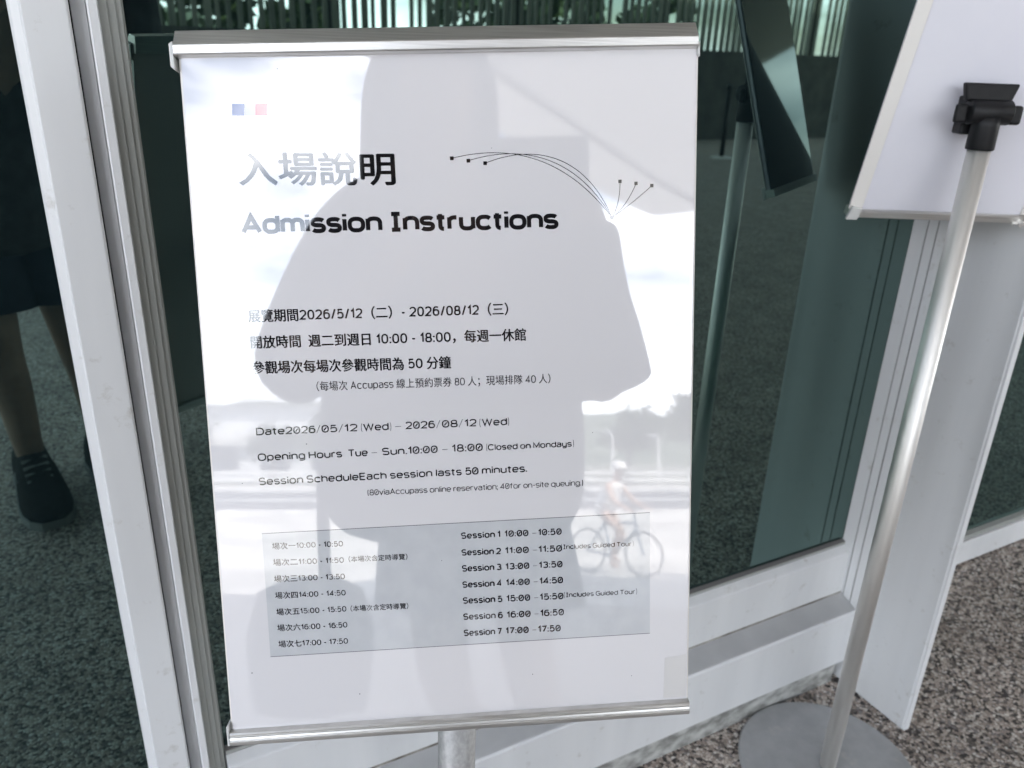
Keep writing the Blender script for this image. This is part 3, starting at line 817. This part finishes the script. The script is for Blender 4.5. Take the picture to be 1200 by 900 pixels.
bm = BM(); prism(bm, [(U0 - .002, V0 - .012), (U0 + .016, V0 - .012), (U0 + .019, V0 + .006), (U0 + .003, V0 + .010)], lambda p, t: B2(p[0], p[1], t), -.009, -.0025); obj('corner_cap', bm, M_clear, s2, bevel=.001)
bm = BM(); tube(bm, B2(.128, V0 - .006, -.011), B2(.158, V0 - .006, -.011), .003, n=12); tube(bm, B2(.142, V0 - .006, -.007), B2(.142, V0 - .006, -.017), .0042, n=12); obj('rail_clip', bm, M_pole, s2)
bm = BM(); tube(bm, Q2 + Vector((0, 0, .012)), Q2 + Vector((0, 0, ZC - .03)), .0158, n=40); obj('pole', bm, M_pole, s2, smooth=True)
lathe_base(Q2, .172, s2)
clamp(Q2 + Vector((0, 0, ZC)), rt, Vector((0, 0, 1)), hd, s2)

# ------------------------------------------------------------------ terrace edge behind the camera (seen in the glass)
def post(x, y, label):
    t = thing('queue_post', label, 'post', (x, y, 0), 'queue posts on the terrace')
    bm = BM(); lathe(bm, [(0, .001), (.17, .001), (.17, .012), (.05, .03), (0, .03)], (x, y, 0), 40); obj('base_plate', bm, M_pole, t)
    bm = BM(); tube(bm, (x, y, .03), (x, y, .95), .035); lathe(bm, [(0, .95), (.042, .95), (.042, 1.02), (0, 1.03)], (x, y, 0), 24); obj('pole', bm, M_black, t, smooth=True)
post(.97, -8.3, 'black queue post with steel disc base at the far open end of the terrace')
post(8.5, -7.4, 'black queue post with steel disc base beside the slatted screen')

wl = BM(); box(wl, (.75, -10.1, 0), (17, -9.75, 1.5)); tag(obj('parapet_wall', wl, M_lowwall), 'dark stone parapet wall along the back of the terrace', 'wall')
t = thing('slatted_screen', 'grey vertical slat screen on top of the dark parapet wall', 'screen', (8, -9.9, 1.5))
bm = BM()
x = .8
while x < 17:
    if random.random() > .04: box(bm, (x, -9.94, 1.5), (x + .05 + random.random() * .045, -9.90, 3.6))
    x += .125 + random.random() * .03
obj('slats', bm, M_slat, t)
for x in (.8, 3.4, 6.2, 9.1, 12.6, 16.9):
    bm = BM(); box(bm, (x, -10.03, 1.5), (x + .16, -9.945, 3.65)); obj('frame_post', bm, M_inner, t)
bm = BM(); box(bm, (.8, -10.02, 3.66), (17.05, -9.88, 3.75)); obj('top_bar', bm, M_slat, t)

# ------------------------------------------------------------------ street scene beyond
def leaf_crown(bm, c, rad, nl, seed, size=.45):
    rnd = random.Random(seed)
    clumps = [Vector((rnd.uniform(-1, 1) * rad[0], rnd.uniform(-1, 1) * rad[1], rnd.uniform(-.8, 1) * rad[2])) * .7 for _ in range(14)]
    for i in range(nl):
        k = rnd.choice(clumps)
        d = Vector((rnd.gauss(0, 1), rnd.gauss(0, 1), rnd.gauss(0, .8))) * rad[0] * .2
        p = Vector(c) + k + d
        s = size * rnd.uniform(.5, 1.2)
        u = Vector((rnd.uniform(-1, 1), rnd.uniform(-1, 1), rnd.uniform(-1, 1))).normalized(); w = u.orthogonal().normalized()
        quadmesh(bm, p - u * s, p + w * s * .5, p + u * s, p - w * s * .5)
for x0, x1, lb in ((.9, 3.1, 'short dark green hedge behind the near end of the slatted screen'), (5.8, 10.4, 'long dark green hedge behind the middle of the slatted screen')):
    hg = thing('hedge', lb, 'hedge', ((x0 + x1) / 2, -11.2, SKIRT), 'hedges behind the slatted screen')
    bm = BM()
    for k in range(int((x1 - x0) / .7) + 1): leaf_crown(bm, Vector((x0 + .35 + k * .7, -11.2, 1.0)), (.6, .6, 1.9), 420, 50 + k, .16)
    obj('foliage', bm, M_leaf, hg)
    bm = BM()
    for k in range(int((x1 - x0) / .7) + 1): tube(bm, Vector((x0 + .35 + k * .7, -11.2, SKIRT)), Vector((x0 + .35 + k * .7, -11.2, 1.4)), .03, .015, 6)
    obj('stem', bm, M_bark, hg)
def tree(r, s, hgt, label, seed):
    p = SP(r, s, SKIRT)
    t = thing('street_tree', label, 'tree', p, 'trees along the far side of the street')
    bm = BM(); tube(bm, p, p + Vector((.1, 0, hgt * .55)), .16, .10, 10)
    for k in range(5):
        a = k * 1.26 + seed
        tube(bm, p + Vector((.06, 0, hgt * (.35 + .04 * k))), p + Vector((math.cos(a) * hgt * .22, math.sin(a) * hgt * .22, hgt * (.62 + .05 * k))), .07, .03, 8)
    obj('trunk', bm, M_bark, t)
    bm = BM(); leaf_crown(bm, p + Vector((0, 0, hgt * .68)), (hgt * .42, hgt * .42, hgt * .32), 1500, seed, hgt * .06)
    obj('crown', bm, M_leaf, t)
for k, (r, s, h_) in enumerate([(52, -17, 6.5), (53, -11.5, 5.2), (55, -5, 5.6), (52, 3, 4.2), (56, 9, 5.0), (60, 14, 4.5), (58, -24, 7), (62, 22, 5)]):
    tree(r, s, h_, f'leafy green street tree, number {("one","two","three","four","five","six","seven","eight")[k]} along the far pavement', k + 3)

def lamp(r, s, h_, label):
    p = SP(r, s, SKIRT)
    t = thing('street_lamp', label, 'street lamp', p, 'street lamps')
    bm = BM(); tube(bm, p, p + Vector((0, 0, h_)), .09, .06, 12); q = p + Vector((0, 0, h_)); tube(bm, q, q + E1 * 1.4 + Vector((0, 0, .3)), .05, .04, 10); obj('pole', bm, M_pole, t)
    bm = BM(); q2 = q + E1 * 1.4 + Vector((0, 0, .25)); box(bm, (q2.x - .35, q2.y - .12, q2.z), (q2.x + .35, q2.y + .12, q2.z + .12)); obj('lamp_head', bm, M_wall, t)
lamp(45.5, -9, 3.2, 'thin grey street lamp on the far kerb near the cyclist')
lamp(46.5, -12, 3.0, 'thin grey street lamp farther along the far kerb')

t = thing('guard_rail', 'long white guard rail along the far side of the road', 'railing', SP(45, 0, SKIRT))
bm = BM()
for z in (.55, .95): prism(bm, [(45.0, -120), (45.08, -120), (45.08, 120), (45.0, 120)], lambda p, tt: SP(p[0], p[1], tt), SKIRT + z, SKIRT + z + .18)
obj('rail', bm, M_paint, t)
for k in range(-9, 13):
    bm = BM(); prism(bm, [(45.1, k * 3), (45.2, k * 3), (45.2, k * 3 + .1), (45.1, k * 3 + .1)], lambda p, tt: SP(p[0], p[1], tt), SKIRT, SKIRT + 1.2)
    obj('rail_post', bm, M_paint, t)

bp = SP(64, 17, SKIRT)
t = thing('street_building', 'pale low building with ribbed blue roof across the street', 'building', bp)
def BQ(r, s, z): return SP(64 + r, 17 + s, SKIRT + z)
bm = BM(); prism(bm, [(0, -9), (14, -9), (14, 16), (0, 16)], lambda p, tt: BQ(p[0], p[1], tt), 0, 6.2); obj('wall', bm, M_bldg, t)
bm = BM()
for k in range(25): prism(bm, [(-.9 + .0, 6.3), (14.5, 9.2), (14.5, 9.4), (-.9, 6.5)], lambda p, tt: BQ(p[0], tt, p[1]), -9.5 + k * 1.05, -9.5 + k * 1.05 + .9)
obj('roof', bm, M_bldg, t)
bm = BM(); prism(bm, [(-1.0, -9.6), (-.6, -9.6), (-.6, 17), (-1.0, 17)], lambda p, tt: BQ(p[0], p[1], tt), 3.3, 3.9); obj('fascia', bm, M_paint, t)
for k in range(6):
    bm = BM(); prism(bm, [(-.06, -7.5 + k * 4), (-.01, -7.5 + k * 4), (-.01, -5.2 + k * 4), (-.06, -5.2 + k * 4)], lambda p, tt: BQ(p[0], p[1], tt), .6, 2.8); obj('window', bm, M_window, t)

# ------------------------------------------------------------------ people
def skin_body(name, joints, edges, radii, root, parent, m, sub=2):
    me = bpy.data.meshes.new(name)
    me.from_pydata([Vector(j) for j in joints], edges, [])
    me.materials.append(m)
    o = bpy.data.objects.new(name, me); COL.objects.link(o)
    sk = o.modifiers.new('skin', 'SKIN'); sk.use_smooth_shade = True
    for i, v in enumerate(me.skin_vertices[0].data):
        r = radii[i]; v.radius = r if isinstance(r, tuple) else (r, r); v.use_root = (i == root)
    o.modifiers.new('sub', 'SUBSURF').levels = sub
    o.modifiers['sub'].render_levels = sub
    bpy.context.view_layer.update()
    me2 = bpy.data.meshes.new_from_object(o.evaluated_get(bpy.context.evaluated_depsgraph_get()))
    bpy.data.objects.remove(o)
    me2.materials.clear(); me2.materials.append(m)
    for p in me2.polygons: p.use_smooth = True
    o = bpy.data.objects.new(name, me2); COL.objects.link(o)
    if parent:
        o.parent = parent; o.matrix_parent_inverse = Matrix.Translation(-Vector(parent.location))
    return o

def hand_chain(J, Ed, Rd, wrist_i, wrist, d, up, side):
    """palm + five curled fingers rooted in the palm"""
    d, up, side = Vector(d).normalized(), Vector(up).normalized(), Vector(side).normalized()
    i0 = len(J); J.append(Vector(wrist) + d * .055); Rd.append((.032, .018)); Ed.append((wrist_i, i0))
    for k, (off, ln) in enumerate(((-.026, .070), (-.009, .078), (.009, .074), (.026, .058))):
        b0 = Vector(wrist) + d * .085 + side * off
        i = len(J)
        J += [b0, b0 + d * ln * .5 + up * .012, b0 + d * ln * .75 + up * .038]
        Rd += [.0095, .0088, .0078]; Ed += [(i0, i), (i, i + 1), (i + 1, i + 2)]
    i = len(J); b0 = Vector(wrist) + d * .035 - side * .034
    J += [b0, b0 + d * .035 - side * .014 + up * .016, b0 + d * .06 - side * .012 + up * .03]
    Rd += [.012, .011, .009]; Ed += [(i0, i), (i, i + 1), (i + 1, i + 2)]

# the photographer, facing the sign
FW = Vector((.41, .912, 0)).normalized(); RT = Vector((FW.y, -FW.x, 0)); UP = Vector((0, 0, 1))
ph = thing('person', 'person in dark clothes, shorts and black sneakers photographing the sign', 'person', (-.13, -.47, 0))
J = [Vector((-.20, -.47, .93)), Vector((-.19, -.42, 1.12)), Vector((-.18, -.36, 1.33)), Vector((-.165, -.30, 1.50)), Vector((-.155, -.26, 1.62)), Vector((-.148, -.215, 1.73)), Vector((-.140, -.20, 1.80))]
Rd = [(.15, .13), (.14, .12), (.15, .12), (.12, .09), .062, (.085, .10), (.08, .095)]
Ed = [(i, i + 1) for i in range(6)]
def chain(start, pts, rs):
    prev = start
    for p, r in zip(pts, rs):
        J.append(Vector(p)); Rd.append(r); Ed.append((prev, len(J) - 1)); prev = len(J) - 1
    return prev
lw = chain(3, [(-.315, -.235, 1.475), (-.455, -.16, 1.135), (-.27, -.06, 1.24), (-.13, -.03, 1.33)], [.068, .052, .042, .030])
hand_chain(J, Ed, Rd, lw, J[lw], (.75, .1, .6), FW, RT)
rw = chain(3, [(.01, -.37, 1.485), (.175, -.34, 1.10), (.172, -.285, 1.26), (.178, -.230, 1.40)], [.075, .062, .045, .032])
hand_chain(J, Ed, Rd, rw, J[rw], (-.15, .35, .9), -RT, FW)
legs = []
for sgn, hip, knee, ank, toe in ((-1, (-.27, -.48, .86), (-.255, -.50, .49), (-.250, -.68, .11), (-.225, -.53, .04)), (1, (-.10, -.55, .86), (-.065, -.56, .49), (-.045, -.70, .10), (-.01, -.56, .03))):
    chain(0, [hip, knee, (Vector(knee) + Vector(ank)) / 2 + Vector((0, -.02, .06)), ank, toe], [.095, .062, .056, .040, .035])
    legs.append((Vector(hip), Vector(knee), Vector(ank), Vector(toe)))
skin_body('body', J, Ed, Rd, 0, ph, M_skin)

def ell(c, rx, ry, n=28, rt_=None, fw_=None, sq=1.0):
    rt_ = rt_ or RT; fw_ = fw_ or FW
    out = []
    for i in range(n):
        a = 2 * math.pi * i / n; c_, s_ = math.cos(a), math.sin(a)
        out.append(Vector(c) + rt_ * rx * math.copysign(abs(c_) ** sq, c_) + fw_ * ry * math.copysign(abs(s_) ** sq, s_))
    return out
def soft(o):
    m = o.modifiers.new('sub', 'SUBSURF'); m.levels = 2; m.render_levels = 2; return o
def wob(ps, k, amp=.012):
    return [p + (p - ps[0]).normalized() * 0 + Vector((noise.noise(p * 7 + Vector((k, 0, 0))), noise.noise(p * 7 + Vector((0, k, 5))), 0)) * amp for p in ps]
bm = BM()
loft(bm, [wob(r, 1) for r in (ell((-.225, -.50, .76), .30, .17), ell((-.22, -.485, .95), .31, .18), ell((-.215, -.46, 1.10), .30, .175), ell((-.22, -.42, 1.28), .275, .165), ell((-.205, -.37, 1.42), .275, .155), ell((-.185, -.325, 1.52), .255, .13), ell((-.168, -.30, 1.575), .10, .09), ell((-.163, -.285, 1.60), .075, .08))])
soft(obj('jacket', bm, M_shirt, ph, smooth=True))
def sleeve(pts, rs):
    bm = BM(); prev = None
    rings = []
    for i, (p, r) in enumerate(zip(pts, rs)):
        p = Vector(p); d = (Vector(pts[min(i + 1, len(pts) - 1)]) - Vector(pts[max(i - 1, 0)])).normalized()
        u = RT - d * RT.dot(d); u.normalize(); w = d.cross(u)
        rings.append([p + (u * math.cos(2 * math.pi * k / 18) + w * math.sin(2 * math.pi * k / 18)) * r for k in range(18)])
    loft(bm, [wob(r, 3, .008) for r in rings]); soft(obj('sleeve', bm, M_shirt, ph, smooth=True))
sleeve([(-.23, -.29, 1.50), (-.315, -.235, 1.475), (-.39, -.195, 1.31), (-.455, -.16, 1.135), (-.40, -.13, 1.13)], [.11, .115, .10, .088, .07])
sleeve([(-.06, -.36, 1.50), (.01, -.37, 1.485), (.10, -.36, 1.31), (.172, -.34, 1.10), (.175, -.32, 1.14), (.172, -.285, 1.26), (.174, -.245, 1.36), (.176, -.235, 1.43)], [.13, .14, .118, .106, .094, .068, .052, .056])
bm = BM()
for hip, knee, ank, toe in legs:
    hm = knee + (hip - knee) * .42
    loft(bm, [wob(ell(hip + UP * .10 + RT * 0, .12, .125), 2), wob(ell(hip, .125, .125), 2), wob(ell(hm, .145, .13), 2)])
loft(bm, [ell((-.205, -.49, .86), .2, .14), ell((-.205, -.485, 1.0), .21, .15)])
obj('shorts', bm, M_navy, ph, smooth=True)
for hip, knee, ank, toe in legs:
    f2 = (toe - ank); f2.z = 0; f2.normalize(); r2 = Vector((f2.y, -f2.x, 0)); c0 = Vector((ank.x, ank.y, 0))
    SH = [(x * 1.22, w * 1.22, h * 1.16) for x, w, h in ((-.085, .022, .055), (-.078, .036, .092), (-.05, .044, .120), (-.01, .045, .124), (.035, .047, .116), (.06, .049, .121), (.085, .052, .104), (.13, .056, .080), (.175, .055, .066), (.215, .045, .055), (.240, .022, .042))]
    bm = BM()
    out = [(x, w) for x, w, h in SH]
    ring = [c0 + f2 * x + r2 * (w + .004) for x, w in out] + [c0 + f2 * x - r2 * (w + .004) for x, w in out[::-1]]
    loft(bm, [[p + UP * .001 for p in ring], [p + UP * .026 for p in ring]])
    obj('shoe_sole', bm, M_sole, ph)
    bm = BM()
    loft(bm, [[c0 + f2 * x + r2 * (w * math.copysign(abs(math.cos(a)) ** .7, math.cos(a))) + UP * (.0265 + (h - .0265) * max(0, math.sin(a)) ** .8) for a in [math.pi * k / 14 for k in range(15)]] for x, w, h in SH])
    obj('shoe', bm, M_shoe, ph, smooth=True)
    bm = BM()
    for k in range(5):
        x = .075 + k * .022; hh = .140 - k * .0125
        tube(bm, c0 + f2 * x + r2 * .034 + UP * (hh - .010), c0 + f2 * (x + .008) - r2 * .034 + UP * (hh - .012), .006, n=6)
    obj('shoe_laces', bm, M_sole, ph)
    for k in range(3):
        for sd_ in (-1, 1):
            bm = BM(); tube(bm, c0 + f2 * (.02 + k * .03) + r2 * .0585 * sd_ + UP * .035, c0 + f2 * (.05 + k * .03) + r2 * .052 * sd_ + UP * .085, .005, n=6); obj('shoe_stripe', bm, M_wall, ph)
    bm = BM(); tube(bm, ank + UP * .01, ank + UP * .034, .041, .040, 20); obj('sock', bm, M_sock, ph, smooth=True)
bm = BM()
loft(bm, [ell(Vector((-.170, -.235, z)), rx, ry) for z, rx, ry in ((1.46, .13, .09), (1.53, .145, .10), (1.60, .145, .105), (1.66, .145, .115), (1.74, .142, .13), (1.80, .128, .13), (1.86, .09, .10), (1.89, .03, .04))])
for v in bm.verts:      # open the hair over the face
    q = v.co - Vector((-.170, -.235, v.co.z))
    if q.dot(FW) > .05 and v.co.z < 1.80: v.co -= FW * .085
soft(obj('hair', bm, M_hair, ph, smooth=True))

bm = BM(); q = Vector((.143, -.030, 1.475)); box(bm, (-.078, -.005, -.037), (.078, .004, .037), Matrix.Translation(q) @ Matrix((( *a_, 0), (*n_, 0), (*b_, 0), (0, 0, 0, 1))).transposed())
tag(obj('smartphone', bm, M_black, bevel=.003), 'black smartphone held up in front of the dark clothed person', 'phone')

bm = BM()
bc = Vector((-.50, -.34, .58))
loft(bm, [wob([q + (FW * .0) for q in ell(bc + UP * z, rx, ry, sq=.8)], 5, .01) for z, rx, ry in ((-.16, .07, .05), (-.15, .12, .075), (0, .14, .085), (.10, .115, .07), (.125, .06, .05), (.13, .02, .02))])
for k in range(14):
    f0, f1 = k / 14, (k + 1) / 14
    P0 = Vector((-.48, -.36, .70)); P1 = Vector((-.225, -.20, 1.545)); up = Vector((-.03, .06, .0))
    c0 = P0.lerp(P1, f0) + up * math.sin(f0 * math.pi); c1 = P0.lerp(P1, f1) + up * math.sin(f1 * math.pi)
    tube(bm, c0, c1, .014, n=8)
tag(obj('shoulder_bag', bm, M_shirt, smooth=True), 'black shoulder bag hanging at the hip of the person in dark clothes', 'bag')

# bicycle and rider on the sunlit plaza
BX = Vector((-2.33, -11.2, SKIRT)); bf = Vector((.93, .36, 0)).normalized(); bs = Vector((bf.y, -bf.x, 0))
def Q(x, y, z): return BX + bf * x + bs * y + UP * z
bk = thing('bicycle', 'blue bicycle standing on the sunlit paving beyond the terrace', 'bicycle', BX)
for x in (-.52, .52):
    bm = BM(); n1 = 40
    for i in range(n1):
        a0, a1 = 2 * math.pi * i / n1, 2 * math.pi * (i + 1) / n1
        tube(bm, Q(x + .33 * math.cos(a0), 0, .345 + .33 * math.sin(a0)), Q(x + .33 * math.cos(a1), 0, .345 + .33 * math.sin(a1)), .018, n=8, cap=False)
    wv = obj('wheel', bm, M_tyre, bk)
    bm = BM()
    for i in range(14): tube(bm, Q(x, 0, .345), Q(x + .31 * math.cos(i * .449), 0, .345 + .31 * math.sin(i * .449)), .002, n=4)
    tube(bm, Q(x, -.05, .345), Q(x, .05, .345), .02, n=10); obj('spokes', bm, M_pole, wv)
bm = BM()
for p, q in (((-.52, .345), (-.08, .28)), ((-.52, .345), (-.18, .80)), ((-.08, .28), (-.20, .86)), ((-.08, .28), (.40, .72)), ((-.19, .78), (.38, .82)), ((.36, .90), (.42, .62)), ((.42, .62), (.52, .345))):
    tube(bm, Q(p[0], 0, p[1]), Q(q[0], 0, q[1]), .018, n=10)
obj('frame', bm, M_steelblue, bk)
bm = BM(); tube(bm, Q(.36, 0, .9), Q(.36, 0, 1.0), .012); tube(bm, Q(.36, -.28, 1.02), Q(.36, .28, 1.02), .013); obj('handlebar', bm, M_black, bk)
bm = BM(); lathe(bm, [(0, 0), (.07, .01), (.09, .03), (.06, .055), (0, .06)], Q(-.22, 0, .87), 20); obj('saddle', bm, M_black, bk)
cy = thing('person', 'cyclist in white cap and pale shirt riding the blue bicycle', 'person', BX)
J = [Q(-.2, 0, .98), Q(-.13, 0, 1.15), Q(-.02, 0, 1.33), Q(.06, 0, 1.45), Q(.09, 0, 1.56), Q(.10, 0, 1.64)]
Rd = [(.14, .12), (.14, .11), (.15, .11), .06, (.085, .09), .085]
Ed = [(i, i + 1) for i in range(5)]
for s in (-1, 1):
    w3 = chain(2, [Q(.0, s * .19, 1.37), Q(.16, s * .26, 1.15), Q(.36, s * .25, 1.05)], [.055, .042, .03])
    hand_chain(J, Ed, Rd, w3, J[w3], bf - UP * .2, -UP, bs)
for s, kn, an in ((-1, (.16, .72), (.02, .28)), (1, (.08, .60), (-.16, .16))):
    chain(0, [Q(-.14, s * .10, .92), Q(kn[0], s * .12, kn[1]), Q(an[0], s * .11, an[1]), Q(an[0] + .15, s * .11, an[1] - .06)], [.09, .06, .042, .035])
skin_body('body', J, Ed, Rd, 0, cy, M_skin)
bm = BM(); loft(bm, [ell(Q(x, 0, z), rx, ry, rt_=bs, fw_=bf) for x, z, rx, ry in ((-.2, .92, .18, .16), (-.14, 1.12, .18, .15), (-.03, 1.33, .21, .145), (.03, 1.43, .12, .10))]); obj('shirt', bm, M_white_cloth, cy, smooth=True)
bm = BM(); lathe(bm, [(.10, 0), (.105, .04), (.08, .10), (0, .125)], Q(.10, 0, 1.64), 24); box(bm, (-.001, -.07, 0), (.16, .07, .012), Matrix.Translation(Q(.14, 0, 1.645)) @ Matrix(((*bf, 0), (*bs, 0), (*UP, 0), (0, 0, 0, 1))).transposed()); obj('cap', bm, M_white_cloth, cy, smooth=True)
